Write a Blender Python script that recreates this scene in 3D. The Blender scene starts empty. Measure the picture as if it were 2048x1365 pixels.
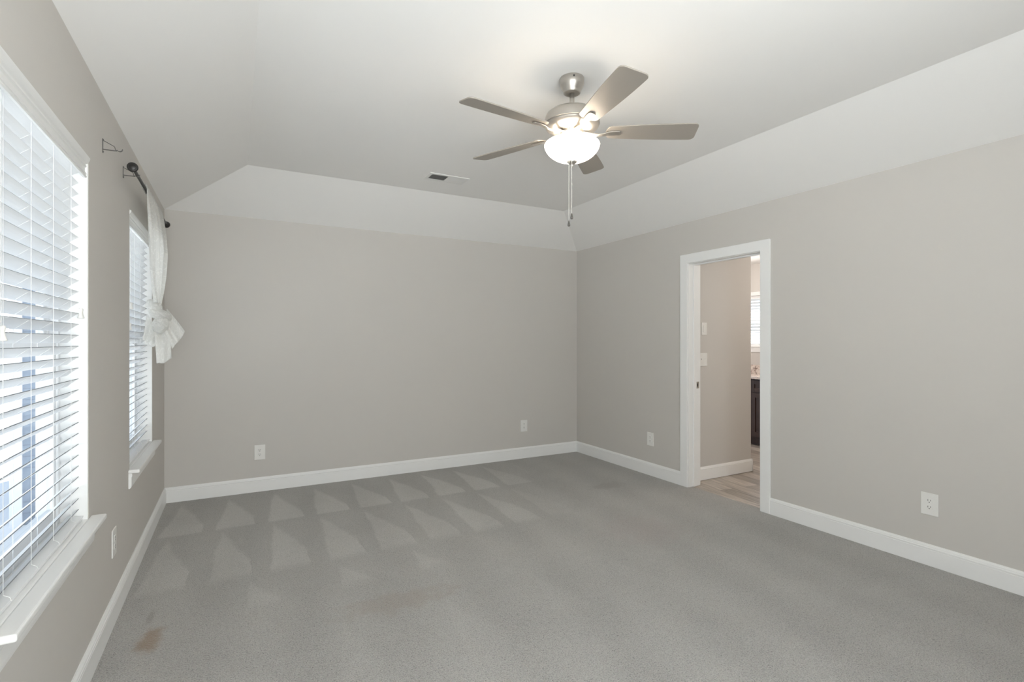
import bpy, bmesh, math, random
from mathutils import Vector, Matrix, noise
random.seed(7)
scene = bpy.context.scene
C = scene.collection
PI = math.pi
# ------------------------------------------------------------------ camera
YAW = math.atan(554.0 / 1021.6)
CAM_H = 1.346
cam = bpy.data.cameras.new('camera')
cam.sensor_width = 36.0
cam.lens = 36.0 * 1021.6 / 2048.0
cam.clip_start = 0.02
camo = bpy.data.objects.new('camera', cam)
C.objects.link(camo)
camo.location = (0, 0, CAM_H)
camo.rotation_euler = (PI / 2, 0, -YAW)
scene.camera = camo
# ------------------------------------------------------------------ view
scene.view_settings.view_transform = 'Standard'
scene.view_settings.look = 'None'
scene.view_settings.gamma = 1
scene.view_settings.use_curve_mapping = False
scene.view_settings.exposure = 2.79
scene.cycles.diffuse_bounces = 7
# ------------------------------------------------------------------ sky
SKY_STRENGTH = 0.22
FRONT_W = 28.5
SIDE_W = 6.0
BULB_W = 0.09
SUN_W = 2.6
world = bpy.data.worlds.new('World')
scene.world = world
world.use_nodes = True
wn, wl = world.node_tree.nodes, world.node_tree.links
bg = wn['Background']
tc = wn.new('ShaderNodeTexCoord')
sp = wn.new('ShaderNodeSeparateXYZ')
mr = wn.new('ShaderNodeMapRange')
mr.inputs['From Min'].default_value = -0.05
mr.inputs['From Max'].default_value = 0.9
mx = wn.new('ShaderNodeMix'); mx.data_type = 'RGBA'
mx.inputs[6].default_value = (0.95, 0.97, 1.0, 1)
mx.inputs[7].default_value = (0.62, 0.76, 1.0, 1)
wl.new(tc.outputs['Generated'], sp.inputs[0])
wl.new(sp.outputs['Z'], mr.inputs['Value'])
wl.new(mr.outputs[0], mx.inputs[0])
wl.new(mx.outputs[2], bg.inputs['Color'])
bg.inputs['Strength'].default_value = SKY_STRENGTH


def area(name, loc, rot, sx, sy, power, col=(1, 1, 1)):
    l = bpy.data.lights.new(name, 'AREA')
    l.shape = 'RECTANGLE'; l.size = sx; l.size_y = sy; l.energy = power; l.color = col
    o = bpy.data.objects.new(name, l)
    o.location = loc; o.rotation_euler = rot
    C.objects.link(o)
    return o


def point(name, loc, power, col, r):
    l = bpy.data.lights.new(name, 'POINT')
    l.energy = power; l.color = col; l.shadow_soft_size = r
    o = bpy.data.objects.new(name, l); o.location = loc
    C.objects.link(o)
    return o


# room numbers (metres)
XL, XR, YB, YF = -0.516, 3.665, 5.10, -0.70
ZW, ZT = 2.44, 2.72          # wall height, tray height
TX0, TX1, TY0, TY1 = 0.085, 3.055, 0.0, 4.485
WT = 0.14
W1 = (1.70, 2.607)           # window openings along the left wall
W2 = (3.51, 4.40)
W5 = (-0.50, 0.40)           # added left-wall window for fill light, unseen beside the viewer
WZ0, WZ1 = 0.615, 2.085
WR = (-0.3, 1.2)              # added, unseen window behind the camera, for fill light
WRZ = (0.80, 2.10)
DO = (2.62, 3.352)           # doorway in the right wall
DZ = 2.055
# the sun stands behind the house, so the ground outside is bright and the wing's near side is in shade
sun = bpy.data.lights.new('sun', 'SUN'); sun.energy = SUN_W; sun.angle = math.radians(1.0); sun.color = (1.0, 0.97, 0.92)
suno = bpy.data.objects.new('sun', sun); C.objects.link(suno)
suno.rotation_euler = Vector((0.45, 0.70, 1.0)).to_track_quat('Z', 'Y').to_euler()
# added fill light outside the unseen window behind the camera
area('rear_fill_light', (sum(WR) / 2, YF - 0.42, 1.05), (PI / 2 + 0.6, 0, 0), 1.4, 1.6, FRONT_W, (1.0, 0.985, 0.965))
# added fill light outside the unseen left window beside the viewer
area('side_fill_light', (XL - 0.42, sum(W5) / 2, 1.15), (0, -PI / 2 - 0.35, 0), 1.4, 0.9, SIDE_W, (1.0, 0.985, 0.965))
# daylight through the bathroom window
area('bathroom_daylight', (6.30, 4.45, 1.65), (0, PI / 2, 0), 0.6, 1.0, 0.8, (0.95, 0.98, 1.0))

# ------------------------------------------------------------------ materials
MATS = {}


def mat(name, col, rough=0.5, metal=0.0, bump=None, spec=0.5, emis=None, trans=0.0, coat=0.0, var=None):
    """plain procedural principled material; bump=(scale, strength); var=(scale, amount)"""
    if name in MATS:
        return MATS[name]
    m = bpy.data.materials.new(name); m.use_nodes = True
    n, l = m.node_tree.nodes, m.node_tree.links
    b = n['Principled BSDF']
    b.inputs['Base Color'].default_value = (*col, 1)
    b.inputs['Roughness'].default_value = rough
    b.inputs['Metallic'].default_value = metal
    b.inputs['Specular IOR Level'].default_value = spec
    b.inputs['Coat Weight'].default_value = coat
    t = n.new('ShaderNodeTexCoord')
    if var:
        ns = n.new('ShaderNodeTexNoise'); ns.inputs['Scale'].default_value = var[0]
        ns.inputs['Detail'].default_value = 4
        l.new(t.outputs['Object'], ns.inputs['Vector'])
        mp = n.new('ShaderNodeMapRange')
        mp.inputs['To Min'].default_value = 1 - var[1]; mp.inputs['To Max'].default_value = 1 + var[1]
        l.new(ns.outputs['Fac'], mp.inputs['Value'])
        vm = n.new('ShaderNodeVectorMath'); vm.operation = 'SCALE'
        vm.inputs[0].default_value = col
        l.new(mp.outputs[0], vm.inputs['Scale'])
        l.new(vm.outputs[0], b.inputs['Base Color'])
    if bump:
        nb = n.new('ShaderNodeTexNoise'); nb.inputs['Scale'].default_value = bump[0]
        nb.inputs['Detail'].default_value = 3
        l.new(t.outputs['Object'], nb.inputs['Vector'])
        bp = n.new('ShaderNodeBump'); bp.inputs['Strength'].default_value = bump[1]
        bp.inputs['Distance'].default_value = 0.002
        l.new(nb.outputs['Fac'], bp.inputs['Height'])
        l.new(bp.outputs[0], b.inputs['Normal'])
    if emis:
        b.inputs['Emission Color'].default_value = (*emis[0], 1)
        b.inputs['Emission Strength'].default_value = emis[1]
    if trans:
        out = n['Material Output']
        tr = n.new('ShaderNodeBsdfTranslucent'); tr.inputs['Color'].default_value = (*col, 1)
        mxs = n.new('ShaderNodeMixShader'); mxs.inputs[0].default_value = trans
        l.new(b.outputs[0], mxs.inputs[1]); l.new(tr.outputs[0], mxs.inputs[2])
        l.new(mxs.outputs[0], out.inputs['Surface'])
    MATS[name] = m
    return m


M_WALL = mat('wall_paint', (0.605, 0.580, 0.548), 0.75, bump=(260, 0.08), spec=0.25, var=(0.8, 0.01))
M_CEIL = mat('ceiling_paint', (0.87, 0.86, 0.845), 0.85, bump=(220, 0.06), spec=0.2)
M_TRIM = mat('trim_paint', (0.86, 0.86, 0.85), 0.35, spec=0.4, bump=(40, 0.02))
M_VINYL = mat('window_vinyl', (0.82, 0.82, 0.82), 0.4, bump=(60, 0.01))
M_SLAT = mat('blind_slat', (0.86, 0.87, 0.88), 0.35, spec=0.4, bump=(30, 0.02))
M_SLATEDGE_SHADE = mat('slat_edge_shade', (0.26, 0.28, 0.30), 0.5, bump=(30, 0.02))  # dark grey puts the backlit edges' shade into the colour
M_VAL = mat('blind_valance', (0.80, 0.80, 0.79), 0.4, bump=(30, 0.02))
M_CORD = mat('blind_cord', (0.85, 0.85, 0.84), 0.8, bump=(300, 0.1))
M_PLATE = mat('plate_plastic', (0.82, 0.81, 0.78), 0.3, bump=(50, 0.01))
M_SLOT = mat('slot_dark', (0.03, 0.03, 0.03), 0.6, bump=(50, 0.01))
M_NICKEL = mat('brushed_nickel', (0.50, 0.47, 0.43), 0.34, 0.85, bump=(120, 0.03))
M_BLADE = mat('blade_satin', (0.36, 0.325, 0.285), 0.42, 0.25, bump=(80, 0.03), var=(6, 0.03))
M_BRONZE = mat('dark_bronze', (0.045, 0.043, 0.042), 0.4, 0.6, bump=(80, 0.05))
M_BRKT = mat('bracket_pewter', (0.16, 0.155, 0.15), 0.4, 0.7, bump=(80, 0.05))
M_FOB = mat('chain_fob', (0.12, 0.11, 0.10), 0.35, 0.5, bump=(80, 0.05))
M_CHAIN = mat('pull_chain_metal', (0.70, 0.67, 0.62), 0.35, 0.7, bump=(400, 0.2))
M_VENT = mat('vent_enamel', (0.80, 0.79, 0.77), 0.45, bump=(50, 0.01))
M_CAB = mat('espresso_wood', (0.060, 0.034, 0.026), 0.4, bump=(60, 0.08), var=(14, 0.25))
M_BOWL = mat('frosted_glass_bowl', (0.93, 0.90, 0.84), 0.35, trans=0.4, emis=((1.0, 0.94, 0.87), 1.1), bump=(20, 0.01))


def glass_mat():
    m = bpy.data.materials.new('window_glass'); m.use_nodes = True
    n, l = m.node_tree.nodes, m.node_tree.links
    n.remove(n['Principled BSDF'])
    tr = n.new('ShaderNodeBsdfTransparent'); tr.inputs[0].default_value = (0.93, 0.96, 0.97, 1)
    gl = n.new('ShaderNodeBsdfGlossy'); gl.inputs['Roughness'].default_value = 0.02
    lw = n.new('ShaderNodeLayerWeight'); lw.inputs['Blend'].default_value = 0.5
    pw = n.new('ShaderNodeMath'); pw.operation = 'POWER'; pw.inputs[1].default_value = 5.0
    l.new(lw.outputs['Facing'], pw.inputs[0])
    ml = n.new('ShaderNodeMath'); ml.operation = 'MULTIPLY_ADD'; ml.inputs[1].default_value = 0.5; ml.inputs[2].default_value = 0.03
    l.new(pw.outputs[0], ml.inputs[0])
    mxs = n.new('ShaderNodeMixShader')
    l.new(ml.outputs[0], mxs.inputs[0]); l.new(tr.outputs[0], mxs.inputs[1]); l.new(gl.outputs[0], mxs.inputs[2])
    l.new(mxs.outputs[0], n['Material Output'].inputs['Surface'])
    return m


M_GLASS = glass_mat()


class NB:
    """small node builder for maths on scalars"""
    def __init__(s, m):
        s.n, s.l = m.node_tree.nodes, m.node_tree.links

    def m(s, op, a, b=None, c=None, clamp=False):
        d = s.n.new('ShaderNodeMath'); d.operation = op; d.use_clamp = clamp
        for i, v in enumerate((a, b, c)):
            if v is None: continue
            if isinstance(v, (int, float)): d.inputs[i].default_value = v
            else: s.l.new(v, d.inputs[i])
        return d.outputs[0]

    def sstep(s, v, e0, e1):
        d = s.n.new('ShaderNodeMapRange'); d.interpolation_type = 'SMOOTHSTEP'
        s.l.new(v, d.inputs['Value'])
        d.inputs['From Min'].default_value = e0; d.inputs['From Max'].default_value = e1
        return d.outputs[0]

    def noise(s, vec, scale, detail=2, rough=0.5, dist=0.0):
        d = s.n.new('ShaderNodeTexNoise'); s.l.new(vec, d.inputs['Vector'])
        d.inputs['Scale'].default_value = scale; d.inputs['Detail'].default_value = detail
        d.inputs['Roughness'].default_value = rough; d.inputs['Distortion'].default_value = dist
        return d.outputs['Fac']


def carpet_mat():
    """cut-pile carpet: specks, raised tufts and the vacuum-cleaner wedges left in the pile"""
    m = bpy.data.materials.new('carpet_pile'); m.use_nodes = True
    k = NB(m); n, l = k.n, k.l
    b = n['Principled BSDF']; b.inputs['Roughness'].default_value = 0.95
    b.inputs['Specular IOR Level'].default_value = 0.1
    b.inputs['Sheen Weight'].default_value = 0.4
    t = n.new('ShaderNodeTexCoord'); V = t.outputs['Object']
    s = n.new('ShaderNodeSeparateXYZ'); l.new(V, s.inputs[0])
    wob = k.noise(V, 2.5, 2)
    wob2 = k.noise(V, 9.0, 2)
    X = k.m('ADD', s.outputs['X'], k.m('MULTIPLY', k.m('SUBTRACT', wob, 0.5), 0.06))
    X = k.m('ADD', X, k.m('MULTIPLY', k.m('SUBTRACT', wob2, 0.5), 0.02))
    Y = k.m('ADD', s.outputs['Y'], k.m('MULTIPLY', k.m('SUBTRACT', wob2, 0.5), 0.04))

    def row(y_apex, y_base, x0, period, left, right, x_lo, x_hi, tail=0.0):
        # wedges: apex near the back wall, widening towards the camera
        v = k.m('DIVIDE', k.m('SUBTRACT', y_apex, Y), y_apex - y_base)
        u = k.m('DIVIDE', k.m('SUBTRACT', X, x0), period)
        fu = k.m('SUBTRACT', u, k.m('FLOOR', k.m('ADD', u, 0.5)))         # -0.5..0.5 about each apex
        fu = k.m('MULTIPLY', fu, period)
        inl = k.sstep(k.m('ADD', fu, k.m('MULTIPLY', v, left)), -0.012, 0.014)
        inr = k.sstep(k.m('SUBTRACT', k.m('MULTIPLY', v, right), fu), -0.015, 0.03)
        top = k.sstep(v, 0.0, 0.03)
        bot = k.m('SUBTRACT', 1.0, k.sstep(v, 0.98 - tail, 1.04))
        xm = k.m('MULTIPLY', k.sstep(s.outputs['X'], x_lo - 0.1, x_lo), k.m('SUBTRACT', 1.0, k.sstep(s.outputs['X'], x_hi - 0.5, x_hi + 0.3)))
        r = k.m('MULTIPLY', k.m('MULTIPLY', inl, inr), k.m('MULTIPLY', top, bot))
        return k.m('MULTIPLY', r, xm)
    r1 = row(4.97, 4.21, -0.04, 0.338, 0.085, 0.225, -0.46, 2.6)
    r2 = row(4.14, 3.27, -0.08, 0.327, 0.065, 0.25, -0.5, 2.3, 0.1)
    r3 = row(3.21, 2.86, 0.08, 0.46, 0.03, 0.17, -0.1, 1.4, 0.3)
    r4 = row(2.55, 1.9, 0.45, 0.52, 0.10, 0.20, 0.0, 2.6, 0.6)
    lum = k.m('ADD', k.m('ADD', k.m('MULTIPLY', r1, 0.24), k.m('MULTIPLY', r2, 0.19)), k.m('ADD', k.m('MULTIPLY', r3, 0.13), k.m('MULTIPLY', r4, 0.05)))
    # long soft vacuum lanes running to the doorway side
    w = n.new('ShaderNodeTexWave'); w.wave_type = 'BANDS'; w.bands_direction = 'X'
    mp = n.new('ShaderNodeMapping'); mp.inputs['Rotation'].default_value = (0, 0, 0.12)
    l.new(V, mp.inputs[0]); l.new(mp.outputs[0], w.inputs['Vector'])
    w.inputs['Scale'].default_value = 0.72; w.inputs['Distortion'].default_value = 2.0
    w.inputs['Detail'].default_value = 1; w.inputs['Detail Scale'].default_value = 0.8
    lanes = k.m('MULTIPLY', k.m('SUBTRACT', w.outputs['Fac'], 0.5), 0.07)
    lum = k.m('ADD', lum, lanes)
    patch = k.m('MULTIPLY', k.m('SUBTRACT', k.noise(V, 1.7, 4, 0.6, 0.5), 0.5), 0.26)
    lum = k.m('ADD', lum, patch)
    tuft = k.m('MULTIPLY', k.m('SUBTRACT', k.noise(V, 150, 3, 0.65), 0.5), 0.55)
    lum = k.m('ADD', lum, tuft)
    vor = n.new('ShaderNodeTexVoronoi'); vor.inputs['Scale'].default_value = 210
    l.new(V, vor.inputs['Vector'])
    speck = k.m('MULTIPLY', k.m('SUBTRACT', vor.outputs['Distance'], 0.35), -0.45)
    lum = k.m('ADD', lum, speck)
    pit = k.m('MULTIPLY', k.m('SUBTRACT', 1.0, k.sstep(k.noise(V, 200, 3, 0.65, 0.5), 0.32, 0.48)), -0.60)
    lum = k.m('ADD', lum, pit)
    scl = k.m('ADD', lum, 1.08)
    base = n.new('ShaderNodeVectorMath'); base.operation = 'SCALE'
    base.inputs[0].default_value = (0.475, 0.459, 0.433)
    l.new(scl, base.inputs['Scale'])

    # stains with a shape of their own: (x, y, rx, ry, rot, colour, strength)
    col = base.outputs[0]
    for (x, y, rx, ry, c, st) in ((-0.335, 2.80, 0.055, 0.13, (0.30, 0.20, 0.115), 0.75),
                                  (-0.36, 3.03, 0.02, 0.07, (0.22, 0.19, 0.16), 0.4),
                                  (3.05, 3.75, 0.22, 0.10, (0.27, 0.24, 0.22), 0.35),
                                  (0.75, 2.60, 0.35, 0.12, (0.33, 0.26, 0.20), 0.35),
                                  (2.55, 2.75, 0.35, 0.35, (0.42, 0.35, 0.335), 0.30)):
        dx = k.m('DIVIDE', k.m('SUBTRACT', s.outputs['X'], x), rx)
        dy = k.m('DIVIDE', k.m('SUBTRACT', s.outputs['Y'], y), ry)
        d = k.m('SQRT', k.m('ADD', k.m('MULTIPLY', dx, dx), k.m('MULTIPLY', dy, dy)))
        d = k.m('ADD', d, k.m('MULTIPLY', k.m('SUBTRACT', k.noise(V, 14, 3), 0.5), 1.6))
        f = k.m('MULTIPLY', k.m('SUBTRACT', 1.0, k.sstep(d, 0.35, 1.15)), st)
        mxn = n.new('ShaderNodeMix'); mxn.data_type = 'RGBA'
        l.new(f, mxn.inputs[0]); l.new(col, mxn.inputs[6]); mxn.inputs[7].default_value = (*c, 1)
        col = mxn.outputs[2]
    l.new(col, b.inputs['Base Color'])
    h = k.m('ADD', k.noise(V, 170, 3, 0.7), k.m('MULTIPLY', vor.outputs['Distance'], -0.8))
    bp = n.new('ShaderNodeBump'); bp.inputs['Strength'].default_value = 1.0; bp.inputs['Distance'].default_value = 0.006
    l.new(h, bp.inputs['Height']); l.new(bp.outputs[0], b.inputs['Normal'])
    return m


def plank_mat():
    m = bpy.data.materials.new('grey_wood_planks'); m.use_nodes = True
    k = NB(m); n, l = k.n, k.l
    b = n['Principled BSDF']; b.inputs['Roughness'].default_value = 0.4
    t = n.new('ShaderNodeTexCoord')
    mp = n.new('ShaderNodeMapping'); mp.inputs['Rotation'].default_value = (0, 0, PI / 2 + 0.12)
    l.new(t.outputs['Object'], mp.inputs[0])
    br = n.new('ShaderNodeTexBrick'); l.new(mp.outputs[0], br.inputs['Vector'])
    br.inputs['Color1'].default_value = (0.30, 0.255, 0.215, 1)
    br.inputs['Color2'].default_value = (0.56, 0.50, 0.44, 1)
    br.inputs['Mortar'].default_value = (0.16, 0.13, 0.11, 1)
    br.inputs['Scale'].default_value = 1.0; br.inputs['Mortar Size'].default_value = 0.0015
    br.inputs['Brick Width'].default_value = 0.9; br.inputs['Row Height'].default_value = 0.15
    st = n.new('ShaderNodeMapping'); st.inputs['Scale'].default_value = (4, 45, 1)
    l.new(mp.outputs[0], st.inputs[0])
    g = k.noise(st.outputs[0], 1.0, 5, 0.6, 0.6)
    mpr = n.new('ShaderNodeMapRange'); l.new(g, mpr.inputs['Value'])
    mpr.inputs['From Min'].default_value = 0.3; mpr.inputs['From Max'].default_value = 0.7
    mpr.inputs['To Min'].default_value = 0.65; mpr.inputs['To Max'].default_value = 1.3
    vs = n.new('ShaderNodeVectorMath'); vs.operation = 'SCALE'
    l.new(br.outputs['Color'], vs.inputs[0]); l.new(mpr.outputs[0], vs.inputs['Scale'])
    l.new(vs.outputs[0], b.inputs['Base Color'])
    return m


def granite_mat():
    m = bpy.data.materials.new('speckled_granite'); m.use_nodes = True
    k = NB(m); n, l = k.n, k.l
    b = n['Principled BSDF']; b.inputs['Roughness'].default_value = 0.15
    t = n.new('ShaderNodeTexCoord')
    g = k.noise(t.outputs['Object'], 22, 6, 0.75, 0.8)
    r = n.new('ShaderNodeValToRGB'); l.new(g, r.inputs[0])
    e = r.color_ramp.elements
    e[0].position = 0.36; e[0].color = (0.16, 0.11, 0.09, 1)
    e[1].position = 0.52; e[1].color = (0.80, 0.72, 0.66, 1)
    x = e.new(0.45); x.color = (0.55, 0.45, 0.40, 1)
    l.new(r.outputs[0], b.inputs['Base Color'])
    return m


def damask_mat():
    """sheer cream cloth with a woven floral damask"""
    m = bpy.data.materials.new('damask_sheer'); m.use_nodes = True
    k = NB(m); n, l = k.n, k.l
    b = n['Principled BSDF']; b.inputs['Roughness'].default_value = 0.7
    b.inputs['Sheen Weight'].default_value = 0.3
    uv = n.new('ShaderNodeUVMap')
    wv = n.new('ShaderNodeMapping'); wv.inputs['Scale'].default_value = (7, 7, 7)
    l.new(uv.outputs[0], wv.inputs[0])
    v = n.new('ShaderNodeTexVoronoi'); v.feature = 'F1'; v.inputs['Scale'].default_value = 1.0
    v.inputs['Randomness'].default_value = 0.55
    l.new(wv.outputs[0], v.inputs['Vector'])
    ring = k.m('SINE', k.m('MULTIPLY', v.outputs['Distance'], 26.0))
    nz = k.noise(wv.outputs[0], 6.0, 3, 0.6, 1.5)
    pat = k.m('MULTIPLY', k.sstep(ring, 0.2, 0.6), k.sstep(nz, 0.48, 0.56))
    cm = n.new('ShaderNodeMix'); cm.data_type = 'RGBA'
    cm.inputs[6].default_value = (0.86, 0.855, 0.83, 1); cm.inputs[7].default_value = (0.90, 0.895, 0.875, 1)
    l.new(pat, cm.inputs[0]); l.new(cm.outputs[2], b.inputs['Base Color'])
    bp = n.new('ShaderNodeBump'); bp.inputs['Strength'].default_value = 0.3; bp.inputs['Distance'].default_value = 0.002
    l.new(pat, bp.inputs['Height']); l.new(bp.outputs[0], b.inputs['Normal'])
    tr = n.new('ShaderNodeBsdfTranslucent'); tr.inputs['Color'].default_value = (0.86, 0.85, 0.82, 1)
    m1 = n.new('ShaderNodeMixShader'); m1.inputs[0].default_value = 0.48
    l.new(b.outputs[0], m1.inputs[1]); l.new(tr.outputs[0], m1.inputs[2])
    tp = n.new('ShaderNodeBsdfTransparent')
    m2 = n.new('ShaderNodeMixShader')
    l.new(k.m('ADD', k.m('MULTIPLY', k.m('SUBTRACT', 1.0, pat), 0.09), 0.16), m2.inputs[0])
    l.new(m1.outputs[0], m2.inputs[1]); l.new(tp.outputs[0], m2.inputs[2])
    l.new(m2.outputs[0], n['Material Output'].inputs['Surface'])
    return m


def siding_mat():
    m = bpy.data.materials.new('lap_siding'); m.use_nodes = True
    k = NB(m); n, l = k.n, k.l
    b = n['Principled BSDF']; b.inputs['Roughness'].default_value = 0.7
    t = n.new('ShaderNodeTexCoord'); s = n.new('ShaderNodeSeparateXYZ'); l.new(t.outputs['Object'], s.inputs[0])
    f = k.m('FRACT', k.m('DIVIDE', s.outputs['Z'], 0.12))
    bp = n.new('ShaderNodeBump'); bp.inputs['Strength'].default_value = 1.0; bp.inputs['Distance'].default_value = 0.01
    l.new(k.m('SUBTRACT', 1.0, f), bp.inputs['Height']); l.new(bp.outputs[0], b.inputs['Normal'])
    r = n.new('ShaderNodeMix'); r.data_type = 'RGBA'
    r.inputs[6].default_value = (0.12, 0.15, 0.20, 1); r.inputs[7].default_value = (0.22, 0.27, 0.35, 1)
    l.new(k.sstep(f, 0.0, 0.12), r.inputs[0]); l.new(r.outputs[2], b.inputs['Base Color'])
    return m


M_CARPET = carpet_mat(); M_PLANK = plank_mat(); M_GRANITE = granite_mat(); M_DAMASK = damask_mat(); M_SIDING = siding_mat()
M_EXTWHITE = mat('exterior_white_trim', (0.85, 0.86, 0.88), 0.6, bump=(20, 0.05))
M_EXTGLASS = mat('dark_pane', (0.24, 0.33, 0.39), 0.08, spec=0.8, bump=(3, 0.02))
M_ROOF = mat('roof_shingle', (0.30, 0.30, 0.32), 0.9, bump=(40, 0.6), var=(20, 0.2))
M_GROUND = mat('pale_paving', (0.80, 0.80, 0.80), 0.9, bump=(30, 0.3), var=(3, 0.08))
M_HEDGE = mat('hedge_green', (0.10, 0.15, 0.07), 0.9, bump=(60, 1.0), var=(25, 0.4))


# ------------------------------------------------------------------ geometry helpers
def link(name, me, m, parent=None, smooth=False):
    o = bpy.data.objects.new(name, me)
    C.objects.link(o)
    if m is not None:
        for mm in (m if isinstance(m, (list, tuple)) else [m]):
            me.materials.append(mm)
    if parent is not None:
        o.parent = parent
    if smooth:
        for p in me.polygons: p.use_smooth = True
    return o


def obj(name, bm, m, parent=None, smooth=False, bevel=0.0, seg=2):
    bmesh.ops.recalc_face_normals(bm, faces=bm.faces)
    me = bpy.data.meshes.new(name); bm.to_mesh(me); bm.free()
    o = link(name, me, m, parent, smooth)
    if bevel:
        md = o.modifiers.new('bevel', 'BEVEL'); md.width = bevel; md.segments = seg
        md.limit_method = 'ANGLE'; md.angle_limit = math.radians(40)
    return o


def thing(name, label, cat, loc=(0, 0, 0), rotz=0, group=None):
    o = bpy.data.objects.new(name, None); C.objects.link(o)
    o.empty_display_size = 0.05
    o.location = loc; o.rotation_euler = (0, 0, rotz)
    o['label'] = label; o['category'] = cat
    if group: o['group'] = group
    return o


def struct(o, label, cat):
    o['kind'] = 'structure'; o['label'] = label; o['category'] = cat
    return o


def sthing(name, label, cat, loc=(0, 0, 0)):
    return struct(thing(name, label, cat, loc), label, cat)


def BM():
    return bmesh.new()


def box(bm, x0, x1, y0, y1, z0, z1):
    v = [bm.verts.new((x, y, z)) for x in (x0, x1) for y in (y0, y1) for z in (z0, z1)]
    for f in ((0, 1, 3, 2), (4, 6, 7, 5), (0, 4, 5, 1), (2, 3, 7, 6), (0, 2, 6, 4), (1, 5, 7, 3)):
        bm.faces.new([v[i] for i in f])
    return v


def lathe(bm, prof, cx=0, cy=0, n=48, cap=True):
    rings = []
    for r, z in prof:
        if r < 1e-5:
            rings.append([bm.verts.new((cx, cy, z))])
        else:
            rings.append([bm.verts.new((cx + r * math.cos(2 * PI * i / n), cy + r * math.sin(2 * PI * i / n), z)) for i in range(n)])
    for a, b in zip(rings[:-1], rings[1:]):
        for i in range(n):
            j = (i + 1) % n
            if len(a) == 1 and len(b) == 1: continue
            if len(a) == 1: bm.faces.new((a[0], b[i], b[j]))
            elif len(b) == 1: bm.faces.new((a[i], b[0], a[j]))
            else: bm.faces.new((a[i], b[i], b[j], a[j]))


def tube(bm, pts, r, n=10, cap=True):
    pts = [Vector(p) for p in pts]
    rings = []
    up = None
    for i, p in enumerate(pts):
        a = pts[max(i - 1, 0)]; b = pts[min(i + 1, len(pts) - 1)]
        d = (b - a).normalized()
        if up is None:
            up = Vector((0, 0, 1)) if abs(d.z) < 0.9 else Vector((1, 0, 0))
        u = d.cross(up)
        if u.length < 1e-6: u = d.cross(Vector((0, 1, 0)))
        u.normalize(); w = u.cross(d).normalized(); up = w
        rr = r(i / (len(pts) - 1)) if callable(r) else r
        rings.append([bm.verts.new(p + (u * math.cos(2 * PI * k / n) + w * math.sin(2 * PI * k / n)) * rr) for k in range(n)])
    for a, b in zip(rings[:-1], rings[1:]):
        for k in range(n):
            bm.faces.new((a[k], a[(k + 1) % n], b[(k + 1) % n], b[k]))
    if cap:
        bm.faces.new(rings[0]); bm.faces.new(rings[-1][::-1])


def sweep(bm, prof, path, closed_prof=True):
    """sweep a 2D profile [(out, z)] along a horizontal straight run a->b with outward normal nrm"""
    a, b, nrm = [Vector(q) for q in path]
    R = []
    for p in (a, b):
        R.append([bm.verts.new((p.x + nrm.x * o, p.y + nrm.y * o, p.z + z)) for o, z in prof])
    k = len(prof)
    for i in range(k if closed_prof else k - 1):
        j = (i + 1) % k
        bm.faces.new((R[0][i], R[0][j], R[1][j], R[1][i]))
    bm.faces.new(R[0]); bm.faces.new(R[1][::-1])


def quadgrid(bm, fn, nu, nv, uvl=None, uvs=(1, 1)):
    V = [[bm.verts.new(fn(i / nu, j / nv)) for i in range(nu + 1)] for j in range(nv + 1)]
    for j in range(nv):
        for i in range(nu):
            f = bm.faces.new((V[j][i], V[j][i + 1], V[j + 1][i + 1], V[j + 1][i]))
            if uvl is not None:
                for lp, (a, b) in zip(f.loops, ((i, j), (i + 1, j), (i + 1, j + 1), (i, j + 1))):
                    lp[uvl].uv = (a / nu * uvs[0], b / nv * uvs[1])
    return V


# ------------------------------------------------------------------ the room shell
def wall_with_holes(name, label, axis, p0, p1, a0, a1, z0, z1, holes):
    """a thick wall; axis 'x': the wall runs along y at x in [p0,p1]; axis 'y': runs along x"""
    bm = BM()
    A = sorted({a0, a1, *[h[0] for h in holes], *[h[1] for h in holes]})
    Z = sorted({z0, z1, *[h[2] for h in holes], *[h[3] for h in holes]})
    for i in range(len(A) - 1):
        for j in range(len(Z) - 1):
            ca, cz = (A[i] + A[i + 1]) / 2, (Z[j] + Z[j + 1]) / 2
            if any(h[0] < ca < h[1] and h[2] < cz < h[3] for h in holes): continue
            if axis == 'x': box(bm, p0, p1, A[i], A[i + 1], Z[j], Z[j + 1])
            else: box(bm, A[i], A[i + 1], p0, p1, Z[j], Z[j + 1])
    bmesh.ops.remove_doubles(bm, verts=bm.verts, dist=1e-5)
    # drop the inner shared faces
    seen = {}
    for f in list(bm.faces):
        key = tuple(sorted(v.index for v in f.verts))
        seen.setdefault(key, []).append(f)
    bm.verts.index_update()
    seen = {}
    for f in bm.faces:
        seen.setdefault(tuple(sorted(v.index for v in f.verts)), []).append(f)
    kill = [f for fs in seen.values() if len(fs) > 1 for f in fs]
    bmesh.ops.delete(bm, geom=kill, context='FACES')
    return struct(obj(name, bm, M_WALL), label, 'wall')


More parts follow.
